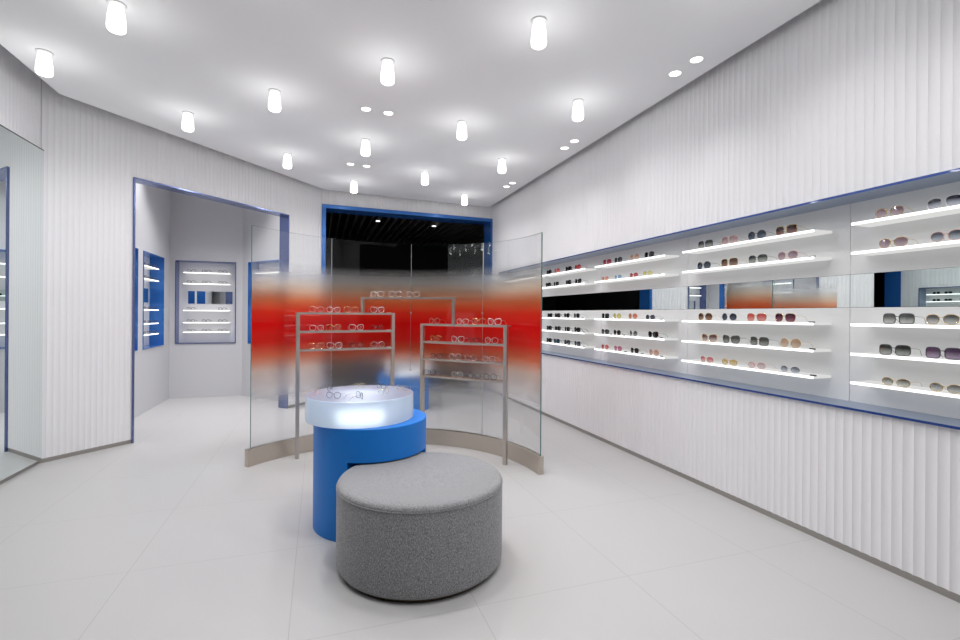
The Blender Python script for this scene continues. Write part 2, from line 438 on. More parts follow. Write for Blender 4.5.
# alcove behind the doorway
AXL, AY, AZ = -2.37, 9.2, 4.05
AR0, AR1 = Vector((-1.27, 9.2)), Vector((-.33, 8.10))
def wall_with_hole(bm, p0, p1, nrm, z0, z1, holes, depth=.1):
    """flat wall split around rectangular recesses (s0, s1, za, zb)"""
    p0 = Vector(p0); p1 = Vector(p1); L = (p1-p0).length; t = (p1-p0)/L; n = Vector(nrm)
    def seg(a, b, za, zb):
        if b-a < 1e-4 or zb-za < 1e-4: return
        A = p0+t*a; B = p0+t*b; C = B-n*depth; D = A-n*depth
        add_prism(bm, [(A.x, A.y), (B.x, B.y), (C.x, C.y), (D.x, D.y)], za, zb)
    s = 0.
    for a, b, za, zb in sorted(holes):
        seg(s, a, z0, z1); seg(a, b, z0, za); seg(a, b, zb, z1); s = b
    seg(s, L, z0, z1)
NA0, NA1 = .915, 2.32
bm = bmesh.new()
wall_with_hole(bm, (AXL, 6.25), (AXL, AY), (1, 0), 0, AZ, [(7.0-6.25, 7.70-6.25, NA0, NA1), (7.92-6.25, 8.86-6.25, NA0, NA1)])
structure('wall_alcove_left', bm, M['plaster'], 'plain grey alcove wall seen at the doorway left side', 'wall')
bm = bmesh.new()
wall_with_hole(bm, (AXL-.3, AY), (AR0.x+.1, AY), (0, -1), 0, AZ, [(-2.289+2.67, -1.372+2.67, NA0, NA1)])
structure('wall_alcove_back', bm, M['plaster'], 'plain grey alcove wall facing the doorway', 'wall')
ART = (AR1-AR0).normalized(); ARN = Vector((ART.y, -ART.x))
bm = bmesh.new()
wall_with_hole(bm, AR0, AR1, ARN, 0, AZ, [(.17, 1.15, NA0, NA1)])
structure('wall_alcove_right', bm, M['plaster'], 'plain grey alcove wall behind the glass screen left edge', 'wall')
bm = bmesh.new(); add_prism(bm, [(-2.7, 6.0), (-2.0, 6.0), on_w(1.0, -.12), on_w(WLEN-.05, -.12), (.1, 8.5), (.1, 9.5), (-2.7, 9.5)], AZ-.14, AZ-.11)
structure('ceiling_alcove', bm, M['ceiling'], 'ceiling over the alcove', 'ceiling')
# wall behind the camera, right of the shop's open front
bm = bmesh.new(); add_box(bm, (1.4, -3.3, 0), (3.3, -3.2, ZT))
structure('wall_front', bm, M['wall'], 'white wall behind the camera beside the shop front', 'wall')

# ------------------------------------------------------------------ tall mirror
mr = empty('wall_mirror', (XL, 4.3, .04), 0, 'tall frameless mirror covering the left wall beside the fluted corner', 'mirror')
bm = bmesh.new(); add_box(bm, (.006, LY0+.05-4.3, 0), (.014, CA.y+.006-4.3, 2.935)); finish('mirror_glass', bm, M['mirror'], mr)
bm = bmesh.new(); add_box(bm, (.002, LY0+.05-4.3, 2.9355), (.016, CA.y+.006-4.3, 2.944)); finish('top_edge', bm, M['mirror_edge'], mr)

# ------------------------------------------------------------------ display bays of the right wall
SHZ = [2.027, 1.845, 1.400, 1.218, 1.040]      # mid-height of the lit shelves
BW = 1.455; BY = [2.186+BW*k for k in range(-1, 5)]   # seams between bays
BAYLAB = {4: 'white lit display bay nearest the camera at the right edge', 3: 'white lit display bay mirroring the orange screen, second from right',
          2: 'white lit display bay third from the right, mirror half blue', 1: 'white lit display bay right beside the glass screen, black mirror',
          0: 'white lit display bay hidden behind the printed glass screen'}
def display_bay(k, y0, y1):
    b = empty('display_bay', (NXB, (y0+y1)/2, NZ0+.012), 0, BAYLAB[k], 'display shelving', 'lit bays in the long wall recess')
    w = (y1-y0)/2; z = NZ0+.012; top = NZ1-.012
    g = .0015
    ya, yb = -w+g, w-g
    if y1 > 7.9: yb -= .012
    if y0 < .75: ya += .012
    bm = bmesh.new()
    add_box(bm, (0, ya, 0), (.018, yb, 1.510-z)); add_box(bm, (0, ya, 1.728-z), (.018, yb, top-z))
    finish('back_panel', bm, M['panel'], b)
    bm = bmesh.new(); add_box(bm, (0, ya, 1.512-z), (.010, yb, 1.726-z)); finish('mirror_strip', bm, M['mirror'], b)
    for sz in SHZ:
        s = w-.118
        bm = bmesh.new(); add_box(bm, (-.170, -s, sz-.0075-z), (0, s, sz+.0075-z)); sh = finish('shelf', bm, M['shelf'], b)
        bm = bmesh.new(); add_box(bm, (-.173, -s, sz-.0077-z), (-.1702, s, sz+.0077-z)); finish('light_edge', bm, M['shelfedge'], sh)
for i in range(5): display_bay(4-i, BY[i], BY[i+1])

# ------------------------------------------------------------------ eyewear prototypes
def outline(shape, w, h, n=26):
    pts = []
    for i in range(n):
        a = 2*PI*i/n; c, s = math.cos(a), math.sin(a)
        ex = {'round': 2., 'square': 3.6, 'cat': 2.6, 'oval': 2.2, 'pilot': 2.6, 'panto': 2.3}[shape]
        x = math.copysign(abs(c)**(2/ex), c)*w/2; z = math.copysign(abs(s)**(2/ex), s)*h/2
        if shape == 'cat': x *= 1+.10*z/(h/2); z += .14*h*max(0, x/(w/2))*max(0, z/(h/2))   # outer corner lifts
        if shape == 'pilot': x *= 1+.10*z/(h/2); z -= .10*h*max(0, x/(w/2))*max(0, -z/(h/2))
        if shape == 'panto': x *= 1+.08*z/(h/2)
        pts.append((x, z))
    return pts
SHAPES = {'round': (.058, .056, .0020), 'square': (.062, .055, .0021), 'cat': (.062, .054, .0026), 'oval': (.056, .042, .0017), 'pilot': (.062, .054, .0015), 'panto': (.056, .051, .0019),
          'bold': (.060, .052, .0045)}
GAP = .018
GX = {}
def eyewear_meshes(key):
    if key in GX: return GX[key]
    w, h, r = SHAPES[key]; shape = 'square' if key == 'bold' else key
    cx = w/2+GAP/2; cz = h/2+r+.001
    P = []                                     # (name, mesh, slot)
    def grab(name, bm, slot):
        me = bpy.data.meshes.new(name); bmesh.ops.recalc_face_normals(bm, faces=bm.faces); bm.to_mesh(me); bm.free()
        for p in me.polygons: p.use_smooth = name != 'lens'
        P.append((name, me, slot))
    for sd in (-1, 1):
        o = [(sd*(cx+x), z+cz) for x, z in outline(shape, w, h)]
        def yy(x): return .010*(abs(x)/.07)**2
        bm = bmesh.new(); add_tube(bm, [(x, yy(x), z) for x, z in o], r, 6, True); grab('rim', bm, 0)
        bm = bmesh.new()
        a = [bm.verts.new((x, yy(x)-.0006, z)) for x, z in o]; b = [bm.verts.new((x, yy(x)+.0006, z)) for x, z in o]
        ca = bm.verts.new((sd*cx, yy(cx)-.0026, cz)); cb = bm.verts.new((sd*cx, yy(cx)-.0014, cz)); n = len(o)
        for i in range(n):
            j = (i+1) % n
            bm.faces.new((a[i], a[j], ca)); bm.faces.new((b[j], b[i], cb)); bm.faces.new((a[i], b[i], b[j], a[j]))
        grab('lens', bm, 1)
    zt = cz+h*.16
    bm = bmesh.new(); add_tube(bm, [(-GAP/2-.001, 0, zt-.002), (-GAP/4, -.002, zt+.003), (GAP/4, -.002, zt+.003), (GAP/2+.001, 0, zt-.002)], max(r, .0014), 6); grab('bridge', bm, 0)
    xo = cx+w/2; zh = cz+h*.22; rt = max(.0010, r*.5)
    for sd in (-1, 1):
        bm = bmesh.new()
        add_tube(bm, [(sd*(xo-.001), .010, zh), (sd*(xo+.003), .014, zh), (sd*(xo+.002), .060, zh-.002), (sd*(xo-.004), .098, zh-.008), (sd*(xo-.010), .122, max(rt, zh-.030)), (sd*(xo-.013), .132, rt+.0002)], rt, 6)
        grab('temple', bm, 0)
    GX[key] = P
    return P

def eyewear(name, key, frame, lens, loc, rz, label, cat, group, scale=1.):
    t = empty(name, loc, rz, label, cat, group); t.scale = (scale,)*3
    for nm, me, slot in eyewear_meshes(key):
        if not me.materials: me.materials.append(None)
        o = bpy.data.objects.new(nm, me); COL.objects.link(o); o.parent = t
        o.material_slots[0].link = 'OBJECT'; o.material_slots[0].material = lens if slot else frame
    return t

# ------------------------------------------------------------------ sunglasses on the lit shelves
ROWN = ['top shelf', 'second shelf', 'third shelf', 'fourth shelf', 'lowest shelf']
ORD4 = ['leftmost', 'second from left', 'third from left', 'rightmost']
SUN = {
 1: dict(name='bay beside the glass screen', ys=[[6.238, 5.994, 5.667, 5.427], [6.257, 6.015, 5.667, 5.414], [6.203, 5.967, 5.706, 5.445], [6.219, 5.959, 5.692, 5.427], [6.219, 5.985, 5.689, 5.422]],
  it=[[('black', 'bold', 'black'), ('coral red', 'square', 'red'), ('black', 'bold', 'black'), ('red', 'bold', 'red')],
      [('black', 'bold', 'black'), ('black', 'square', 'black'), ('black', 'bold', 'black'), ('black', 'cat', 'black')],
      [('black', 'bold', 'black'), ('black', 'bold', 'black'), ('black', 'cat', 'black'), ('black', 'square', 'black')],
      [('black', 'bold', 'black'), ('black', 'bold', 'black'), ('black', 'square', 'black'), ('black', 'bold', 'black')],
      [('black', 'bold', 'black'), ('teal black', 'bold', 'navy'), ('slate blue', 'bold', 'black'), ('dark grey', 'square', 'navy')]]),
 2: dict(name='bay third from right', ys=[[4.762, 4.547, 4.254, 4.02], [4.799, 4.547, 4.264, 4.04], [4.791, 4.558, 4.276, 3.993], [4.791, 4.556, 4.264, 3.951], [4.791, 4.539, 4.242, 3.936]],
  it=[[('dark red', 'square', 'red'), ('dark grey', 'square', 'gun'), ('tan', 'round', 'rose'), ('black', 'pilot', 'gun')],
      [('coral orange', 'oval', 'rose'), ('light blue', 'oval', 'silver'), ('red', 'oval', 'red'), ('yellow', 'oval', 'gold')],
      [('black', 'square', 'black'), ('yellow', 'round', 'gold'), ('coral orange', 'round', 'rose'), ('slate blue', 'oval', 'gun')],
      [('dark grey', 'pilot', 'black'), ('black', 'panto', 'brown'), ('green grey', 'round', 'silver'), ('black', 'cat', 'black')],
      [('coral red', 'panto', 'rose'), ('magenta pink', 'panto', 'red'), ('black', 'panto', 'black'), ('peach', 'round', 'rose')]]),
 3: dict(name='bay second from right', ys=[[3.28, 3.022, 2.767, 2.526], [3.294, 3.024, 2.759, 2.513], [3.275, 3.02, 2.765, 2.531], [3.23, 3.001, 2.741, 2.488], [3.253, 3.014, 2.759, 2.488]],
  it=[[('grey gradient', 'square', 'gun'), ('pink floral', 'square', 'rose'), ('slate blue', 'round', 'gun'), ('dark brown', 'square', 'gold')],
      [('slate blue', 'round', 'gun'), ('brown', 'square', 'gold'), ('grey gradient', 'pilot', 'gun'), ('mauve', 'panto', 'rose')],
      [('brown', 'round', 'gold'), ('slate blue', 'round', 'silver'), ('coral red', 'pilot', 'gold'), ('burgundy', 'pilot', 'gold')],
      [('mauve gradient', 'cat', 'gold'), ('green grey', 'cat', 'gun'), ('green grey', 'square', 'gun'), ('tan', 'round', 'gold')],
      [('pink red', 'oval', 'gold'), ('amber yellow', 'oval', 'gold'), ('pale pink', 'oval', 'rose'), ('blue grey', 'oval', 'silver')]]),
 4: dict(name='bay at the right edge', ys=[[1.875, 1.615], [1.854, 1.603], [1.826, 1.621], [1.844, 1.615], [1.836, 1.603]],
  it=[[('mauve', 'panto', 'gold'), ('navy gradient', 'pilot', 'silver')], [('mauve', 'panto', 'gold'), ('blue grey', 'panto', 'rose')],
      [('silver mirror', 'square', 'gun'), ('silver mirror', 'panto', 'gold')], [('grey gradient', 'square', 'gun'), ('purple', 'square', 'gun')],
      [('olive mirror', 'oval', 'gold'), ('silver mirror', 'oval', 'gold')]])}
SUN[0] = dict(name='bay behind the glass screen', ys=[[7.69, 7.45, 7.15, 6.90]]*5, it=[[('black', 'square', 'black'), ('dark grey', 'bold', 'black'), ('black', 'bold', 'black'), ('black', 'square', 'black')]]*5)
for b, D in SUN.items():
    for r in range(5):
        for i, (ln, shp, fr) in enumerate(D['it'][r]):
            place = ORD4[i] if b != 4 else ('left pair', 'right pair')[i]
            eyewear('sunglasses', shp, FR[fr], LN[ln], (3.158, D['ys'][r][i], SHZ[r]+.0078), -PI/2+random.uniform(-.05, .05),
                    '%s sunglasses, %s on %s of %s' % (ln, place, ROWN[r], D['name']), 'sunglasses', 'sunglasses on the lit wall shelves', {0: 1.05, 1: 1.05, 2: 1.05, 3: 1.12, 4: 1.08}[b])
# small dark plates lying on the shelves
PL = [(3, 0, 2.34), (3, 1, 2.336), (3, 2, 2.336), (3, 3, 2.33), (3, 4, 2.323), (2, 1, 3.864), (2, 2, 3.835), (2, 3, 3.828), (2, 4, 3.828), (2, 3, 4.685), (2, 3, 4.439), (2, 4, 4.403), (2, 4, 4.116), (1, 2, 5.296), (1, 3, 5.547), (1, 3, 5.272), (1, 4, 5.272)]
seen = {}
for b, r, y in PL:
    k = seen.get((b, r), 0); seen[(b, r)] = k+1
    many = sum(1 for q in PL if q[:2] == (b, r)) > 1
    srt = sorted([q[2] for q in PL if q[:2] == (b, r)], reverse=True).index(y)
    pos = ('leftmost', 'middle', 'rightmost')[srt] if sum(1 for q in PL if q[:2] == (b, r)) == 3 else ('left one', 'right one')[srt] if many else 'lone one'
    bm = bmesh.new()
    add_box(bm, (-.005, -.022, 0), (.007, .022, .0015)); add_box(bm, (.005, -.022, .0015), (.007, .022, .009))
    o = finish('name_plate', bm, M['plate']); o.location = (3.163, y, SHZ[r]+.0078)
    tag(o, 'tiny dark metal plate, %s on %s of %s' % (pos, ROWN[r], SUN[b]['name']), 'name plate', 'small plates on the lit wall shelves')

# ------------------------------------------------------------------ curved glass screen
SC = Vector((.446, 3.936)); RB = 1.443; RG = 1.468
gs = empty('glass_screen', (SC.x, SC.y, 0), 0, 'curved glass screen printed with a white to red gradient on a nickel base', 'glass screen')
def arc_prism(bm, r0, r1, a0, a1, z0, z1, n, edge_idx=0, slope=0., ends=None):
    ring = []
    for i in range(n+1):
        a = math.radians(a0+(a1-a0)*i/n); c, s = math.cos(a), math.sin(a)
        ring.append([bm.verts.new((r*c, r*s, z)) for r, z in ((r0, z0), (r1, z0), (r1, z1-slope*r1*c), (r0, z1-slope*r1*c))])
    for A, B in zip(ring, ring[1:]):
        for k in range(4):
            f = bm.faces.new((A[k], A[(k+1) % 4], B[(k+1) % 4], B[k])); f.material_index = edge_idx if k in (0, 2) else 0
    for k, f in enumerate((bm.faces.new(list(reversed(ring[0]))), bm.faces.new(ring[-1]))): f.material_index = ends[k] if ends else edge_idx
A0, A1 = -.9, 135.9
bm = bmesh.new(); arc_prism(bm, RB, RB+.05, A0-.5, A1+1.6, 0, .165, 72); o = finish('base', bm, M['steel'], gs); autosmooth(o)
cuts = [A0, 34.97, 68.83, 102.6, A1]
for i in range(4):
    bm = bmesh.new(); arc_prism(bm, RG-.006, RG+.006, cuts[i]+(.06 if i else 0), cuts[i+1]-(.06 if i < 3 else 0), .165, 2.245, 28, 1, .032, (1 if i == 0 else 2, 1 if i == 3 else 2))
    o = finish('glass_panel', bm, [M['glass'], M['glassedge'], M['seam']], gs); autosmooth(o)
for i in (1, 2, 3):
    for z in (1.46, .82):
        a = math.radians(cuts[i]); bm = bmesh.new()
        mt = Matrix.Translation((RG*math.cos(a), RG*math.sin(a), z)) @ Matrix.Rotation(a, 4, 'Z')
        add_box(bm, (-.010, -.010, -.010), (.010, .010, .010), mt); finish('clip', bm, M['steel'], gs)

# ------------------------------------------------------------------ display rack of nickel bars
p0, p1 = Vector((-.197, 5.051)), Vector((.765, 5.200)); q0, q1 = Vector((1.03, 4.97)), Vector((1.695, 4.255))
c0, c1 = Vector((.429, 5.148)), Vector((1.295, 4.685))
rk = empty('display_rack', (.6, 4.9, 0), 0, 'brushed nickel eyeglass rack of stepped frames standing before the red screen', 'display rack')
RO = Vector((.6, 4.9))
def bar_frame(a, b, zs, ztop, zfoot, side):
    t = (b-a).normalized(); n = Vector((-t.y, t.x)); L = (b-a).length            # n points away from the camera
    def P(s, d): p = a+t*s+n*d-RO; return (p.x, p.y)
    hw = .017
    for s in (0, L):
        bm = bmesh.new(); add_prism(bm, [P(s-hw, 0), P(s+hw, 0), P(s+hw, .040), P(s-hw, .040)], zfoot, ztop-.020); finish('post', bm, M['steel'], rk)
    for k, z in enumerate(zs):
        e = hw if k == 0 else -hw
        bm = bmesh.new(); add_prism(bm, [P(-e, 0), P(L+e, 0), P(L+e, .105), P(-e, .105)], z-.020, z)
        finish('top_rail' if k == 0 else 'shelf', bm, M['steel'], rk)
ZL = [1.457, 1.270, 1.085]; ZR = [1.345, 1.161, .982, .803]; ZM = [1.622]
bar_frame(p0, p1, ZL, ZL[0], 0, 0); bar_frame(q0, q1, ZR, ZR[0], 0, 0)
t = (c1-c0).normalized(); n = Vector((-t.y, t.x)); L = (c1-c0).length
def PC(s, d): p = c0+t*s+n*d-RO; return (p.x, p.y)
bm = bmesh.new(); add_prism(bm, [PC(-.015, 0), PC(.015, 0), PC(.015, .04), PC(-.015, .04)], ZL[0], ZM[0]-.020); finish('post', bm, M['steel'], rk)
bm = bmesh.new(); add_prism(bm, [PC(L-.015, 0), PC(L+.015, 0), PC(L+.015, .04), PC(L-.015, .04)], ZR[0], ZM[0]-.020); finish('post', bm, M['steel'], rk)
bm = bmesh.new(); add_prism(bm, [PC(-.015, 0), PC(L+.015, 0), PC(L+.015, .1), PC(-.015, .1)], ZM[0]-.020, ZM[0]); finish('top_rail', bm, M['steel'], rk)

def rack_row(a, b, z, pars, what, rowname, shapes):
    t = (b-a).normalized(); n = Vector((-t.y, t.x)); ang = math.atan2(t.y, t.x)
    k = len(pars)
    for i, f in enumerate(pars):
        p = a+(b-a)*f+n*.016
        shp, fr = shapes[i % len(shapes)]
        place = ORD4[i] if k == 4 else ('left', 'middle', 'right')[i]
        eyewear('eyeglasses', shp, FR[fr], M['clear'], (p.x, p.y, z+.0004), ang+random.uniform(-.12, .12),
                'clear thin-rimmed eyeglasses, %s on %s of %s' % (place, rowname, what), 'eyeglasses', 'optical frames on the nickel rack', 1.04)
RN3 = ['top rail', 'middle shelf', 'lowest shelf']; RN4 = ['top rail', 'second shelf', 'third shelf', 'lowest shelf']
kinds = [('round', 'rose'), ('panto', 'silver'), ('square', 'gold'), ('cat', 'silver'), ('panto', 'gun'), ('round', 'silver')]
for k, pr in enumerate(([.185, .356, .545, .827], [.185, .356, .597, .827], [.185, .367, .597, .833])):
    rack_row(p0, p1, ZL[k], pr, 'the left rack frame', RN3[k], [kinds[(k+j) % 6] for j in range(4)])
for k, pr in enumerate(([.148, .500, .690, .870], [.167, .442, .638, .839], [.18, .411, .597, .811], [.096, .436, .644, .828])):
    rack_row(q0, q1, ZR[k], pr, 'the right rack frame', RN4[k], [kinds[(2*k+j) % 6] for j in range(4)] if k < 3 else [('round', 'gun'), ('round', 'silver'), ('panto', 'gun'), ('round', 'gun')])
rack_row(c0, c1, ZM[0], [.158, .365, .558], 'the raised middle rack frame', 'the rail', [('round', 'silver'), ('round', 'silver'), ('panto', 'silver')])
for k in range(3):
    t = (p1-p0).normalized(); n = Vector((-t.y, t.x)); p = p0+(p1-p0)*.955+n*.02
    bm = bmesh.new(); add_box(bm, (-.022, -.012, 0), (.022, .012, .004)); o = finish('price_plate', bm, M['whiteplate'])
    o.location = (p.x, p.y, ZL[k]+.0004); o.rotation_euler = (0, 0, math.atan2(t.y, t.x))
    tag(o, 'small white plate at the right end of the left frame, on its %s' % RN3[k], 'name plate', 'white plates on the nickel rack')

# ------------------------------------------------------------------ blue table with the lit drum
TC = Vector((.356, 3.443)); TR = .388; OC = Vector((.583, 2.798)); OR = .484
TU = .508                                   # underside of the tabletop
DC = Vector((.283, 3.459))-TC; DR = .37
def display_table(loc, rz, label, ztop=.72, zdrum=.888):
    tb = empty('display_table', (loc.x, loc.y, 0), rz, label, 'table', 'round blue tables with glowing drums')
    bm = bmesh.new(); add_lathe(bm, [(TR, min(TU, ztop-.15)), (TR, ztop-.004), (TR-.004, ztop)], 128); o = finish('tabletop', bm, M['bluelacquer'], tb); autosmooth(o)
    # crescent shaped leg: the disc minus the ottoman's circle
    rel = OC-TC; R2 = OR+.026; dd = rel.length; aa = (TR**2-R2**2+dd*dd)/(2*dd); hh = math.sqrt(TR**2-aa*aa); e = rel/dd
    i1 = e*aa+Vector((-e.y, e.x))*hh; i2 = e*aa-Vector((-e.y, e.x))*hh
    ang1 = math.atan2(i1.y, i1.x); ang2 = math.atan2(i2.y, i2.x)
    if ang2 < ang1: ang2 += 2*PI
    pts = []
    for k in range(97): a = ang1+(ang2-ang1)*k/96; pts.append((TR*math.cos(a), TR*math.sin(a)))
    b1 = math.atan2(i1.y-rel.y, i1.x-rel.x); b2 = math.atan2(i2.y-rel.y, i2.x-rel.x)
    da = (b1-b2+PI) % (2*PI)-PI
    for k in range(1, 48): a = b2+da*k/48; pts.append((rel.x+R2*math.cos(a), rel.y+R2*math.sin(a)))
    bm = bmesh.new(); add_prism(bm, pts, 0, min(TU, ztop-.15)); o = finish('leg', bm, M['bluelacquer'], tb); autosmooth(o)
    bm = bmesh.new(); add_lathe(bm, [(DR-.003, ztop+.0002), (DR, ztop+.0035), (DR, zdrum-.004), (DR-.004, zdrum), (0, zdrum)], 128, DC); o = finish('light_drum', bm, M['acrylic'], tb); autosmooth(o)
    bm = bmesh.new(); add_lathe(bm, [(.15, ztop+.007), (.15, ztop+.037), (0, ztop+.037)], 48, DC); finish('light_source', bm, M['led'], o)
display_table(TC, 0, 'round blue table with a glowing frosted drum, overhanging the grey ottoman')
display_table(Vector((1.234, 7.289)), PI, 'second round blue table with a glowing drum, blurred behind the printed glass screen', .54, .86)
# eyeglasses lying on the drum
DG = [(-.004, 3.444, 2.3, 'panto', 'rose', 'rose wire eyeglasses at the left edge of the glowing drum'), (.085, 3.621, 1.2, 'round', 'gun', 'dark wire eyeglasses at the back left of the glowing drum'),
      (.091, 3.270, -.5, 'round', 'gun', 'grey wire eyeglasses at the front left of the glowing drum'), (.290, 3.685, .4, 'oval', 'gold', 'gold eyeglasses at the back centre of the glowing drum'),
      (.261, 3.215, 1.9, 'square', 'black', 'black eyeglasses standing sideways at the front centre of the drum'), (.438, 3.590, -1.0, 'panto', 'gun', 'dark eyeglasses at the back right of the glowing drum'),
      (.430, 3.320, .7, 'round', 'gold', 'bronze wire eyeglasses at the front right of the glowing drum'), (.575, 3.464, -.8, 'panto', 'gold', 'gold wire eyeglasses at the right edge of the glowing drum')]
for x, y, a, s, f, lb in DG:
    eyewear('eyeglasses', s, FR[f], M['clear'], (x, y, .8886), a, lb, 'eyeglasses', 'optical frames on the glowing drum', .74)

# ------------------------------------------------------------------ ottoman
ot = empty('ottoman', (OC.x, OC.y, 0), 0, 'round ottoman in heather grey wool tucked under the blue tabletop', 'ottoman')
bm = bmesh.new(); add_lathe(bm, [(.452, 0), (.452, .034)], 96); o = finish('plinth', bm, M['gold'], ot); autosmooth(o)
prof = [(.40, .024), (OR-.018, .024), (OR-.008, .027), (OR-.001, .036), (OR, .05), (OR, .452), (OR-.002, .4605)]
bm = bmesh.new(); add_lathe(bm, prof, 128); o = finish('side_cover', bm, M['fabric'], ot); autosmooth(o, 60)
prof = [(OR-.006, .459), (OR-.001, .463), (OR-.001, .467), (OR-.004, .477), (OR-.011, .486), (OR-.026, .492), (OR-.07, .496), (.25, .4985), (0, .499)]
bm = bmesh.new(); add_lathe(bm, prof, 128); o = finish('seat_top', bm, M['fabric'], ot); autosmooth(o, 60)
bm = bmesh.new(); add_tube(bm, [((OR+.0005)*math.cos(2*PI*i/96), (OR+.0005)*math.sin(2*PI*i/96), .4615) for i in range(96)], .0025, 6, True); finish('seam', bm, M['fabric'], ot, True)

# ------------------------------------------------------------------ ceiling lamps
S = 1.0154
LAMPS = [(-1.229, 3.597), (-1.970, 4.443), (-1.229, 5.330), (-.382, 4.543), (-.380, 6.290), (.489, 3.710), (.483, 5.481), (.474, 7.237), (1.361, 4.636), (1.366, 6.440), (2.233, 7.429), (2.162, 5.569), (2.223, 3.824), (1.368, 2.865)]
px = [116, 44, 188, 275, 287, 388, 366, 354, 462, 425, 464, 502, 578, 539]
ORDN = ['leftmost', 'second', 'third', 'fourth', 'fifth', 'sixth', 'seventh', 'eighth', 'ninth', 'tenth', 'eleventh', 'twelfth', 'thirteenth', 'rightmost']
HINT = {116: ', largest at top left', 44: ', close to the mirror wall', 188: ', above the doorway wall', 539: ', nearest and largest', 354: ', above the dark opening', 464: ', deepest near the right corner'}
order = sorted(px)
LAMP_W = 33.
lamp_bm = bmesh.new(); add_lathe(lamp_bm, [(.034, -.012), (.037, -.018), (.044, -.055), (.050, -.10), (.053, -.145), (.051, -.166), (.042, -.175), (0, -.177)], 32)
lamp_me = bpy.data.meshes.new('lamp_shade'); bmesh.ops.recalc_face_normals(lamp_bm, faces=lamp_bm.faces); lamp_bm.to_mesh(lamp_me); lamp_bm.free(); lamp_me.materials.append(M['lamp'])
for p in lamp_me.polygons: p.use_smooth = True
col_bm = bmesh.new(); add_lathe(col_bm, [(.052, 0), (.052, -.008), (.036, -.012)], 32)
col_me = bpy.data.meshes.new('collar'); bmesh.ops.recalc_face_normals(col_bm, faces=col_bm.faces); col_bm.to_mesh(col_me); col_bm.free(); col_me.materials.append(M['whitemetal'])
lamp_light = bpy.data.lights.new('lamp_beam', 'SPOT'); lamp_light.energy = LAMP_W; lamp_light.spot_size = math.radians(174); lamp_light.spot_blend = .75
lamp_light.shadow_soft_size = .05; lamp_light.color = (1, .985, .985)
lamp_glow = bpy.data.lights.new('lamp_glow', 'POINT'); lamp_glow.energy = 3.1; lamp_glow.shadow_soft_size = .04
def ordinal_label(i): return ORDN[i]+(' from left' if 0 < i < 13 else '')
def lamp_fixture(x, y, lab):
    t = empty('ceiling_lamp', (x, y, ZC), 0, lab, 'ceiling lamp', 'opal lamps on the ceiling')
    for nm, me in (('collar', col_me), ('lamp_shade', lamp_me)):
        o = bpy.data.objects.new(nm, me); COL.objects.link(o); o.parent = t
    o = bpy.data.objects.new('lamp_beam', lamp_light); COL.objects.link(o); o.parent = t; o.location = (0, 0, -.19)
    o = bpy.data.objects.new('lamp_glow', lamp_glow); COL.objects.link(o); o.parent = t; o.location = (0, 0, -.20)
for (x, y), u in zip(LAMPS, px):
    i = order.index(u)
    lamp_fixture(x*S, y*S, 'white opal glass ceiling lamp, %s in the photo%s' % (ordinal_label(i), HINT.get(u, '')))
for x, y, lab in ((2.2, 1.93, 'first one beyond the frame on the right'), (.49, 1.93, 'above and just ahead of the camera'), (-.38, 2.78, 'above the floor left of the ottoman'),
                  (1.36, 1.10, 'to the right of the camera'), (-1.23, 1.86, 'to the left of the camera'), (.49, .15, 'directly above the camera'), (2.2, .34, 'over the near end of the right wall')):
    lamp_fixture(x*S, y*S, 'unseen added white opal glass ceiling lamp '+lab)  # unseen lamps continuing the visible grid, added to brighten the room
# recessed downlights, each with its real spot
ring_bm = bmesh.new(); add_lathe(ring_bm, [(.046, -.0005), (.052, -.0005), (.052, -.003), (.046, -.003), (.046, -.0005)], 32, cap=False)
ring_me = bpy.data.meshes.new('trim_ring'); ring_bm.to_mesh(ring_me); ring_bm.free(); ring_me.materials.append(M['whitemetal'])
len_bm = bmesh.new(); add_lathe(len_bm, [(.045, -.0004), (.045, -.002), (0, -.002)], 32)
len_me = bpy.data.meshes.new('diffuser'); bmesh.ops.recalc_face_normals(len_bm, faces=len_bm.faces); len_bm.to_mesh(len_me); len_bm.free(); len_me.materials.append(M['down'])
SPOT_W = 30.
spot = bpy.data.lights.new('downlight_beam', 'SPOT'); spot.energy = SPOT_W; spot.spot_size = math.radians(110); spot.spot_blend = .9; spot.shadow_soft_size = .03; spot.color = (1, .985, .985)
DL = [(.411, 4.65, 'left of the front pair over the rack'), (.626, 4.669, 'right of the front pair over the rack'), (.375, 6.429, 'left of the rear pair behind the screen'), (.581, 6.444, 'right of the rear pair behind the screen'),
      (2.703, 3.129, 'farther one of the near pair beside the right wall'), (2.708, 2.904, 'nearer one of the near pair beside the right wall'), (2.705, 4.954, 'farther one of the middle pair beside the right wall'), (2.70, 4.716, 'nearer one of the middle pair beside the right wall'),
      (2.694, 6.743, 'farther one of the far pair beside the right wall'), (2.705, 6.532, 'nearer one of the far pair beside the right wall'),
      (.42, 2.85, 'left of the pair above the ottoman'), (.63, 2.85, 'right of the pair above the ottoman'), (.42, 1.07, 'left of the unseen pair added above the camera'), (.63, 1.07, 'right of the unseen pair added above the camera'),
      (2.705, 1.32, 'farther one of the unseen right wall pair added beside the camera'), (2.705, 1.10, 'nearer one of the unseen right wall pair added beside the camera')]  # the pairs by the camera are unseen, added along the grid for brightness
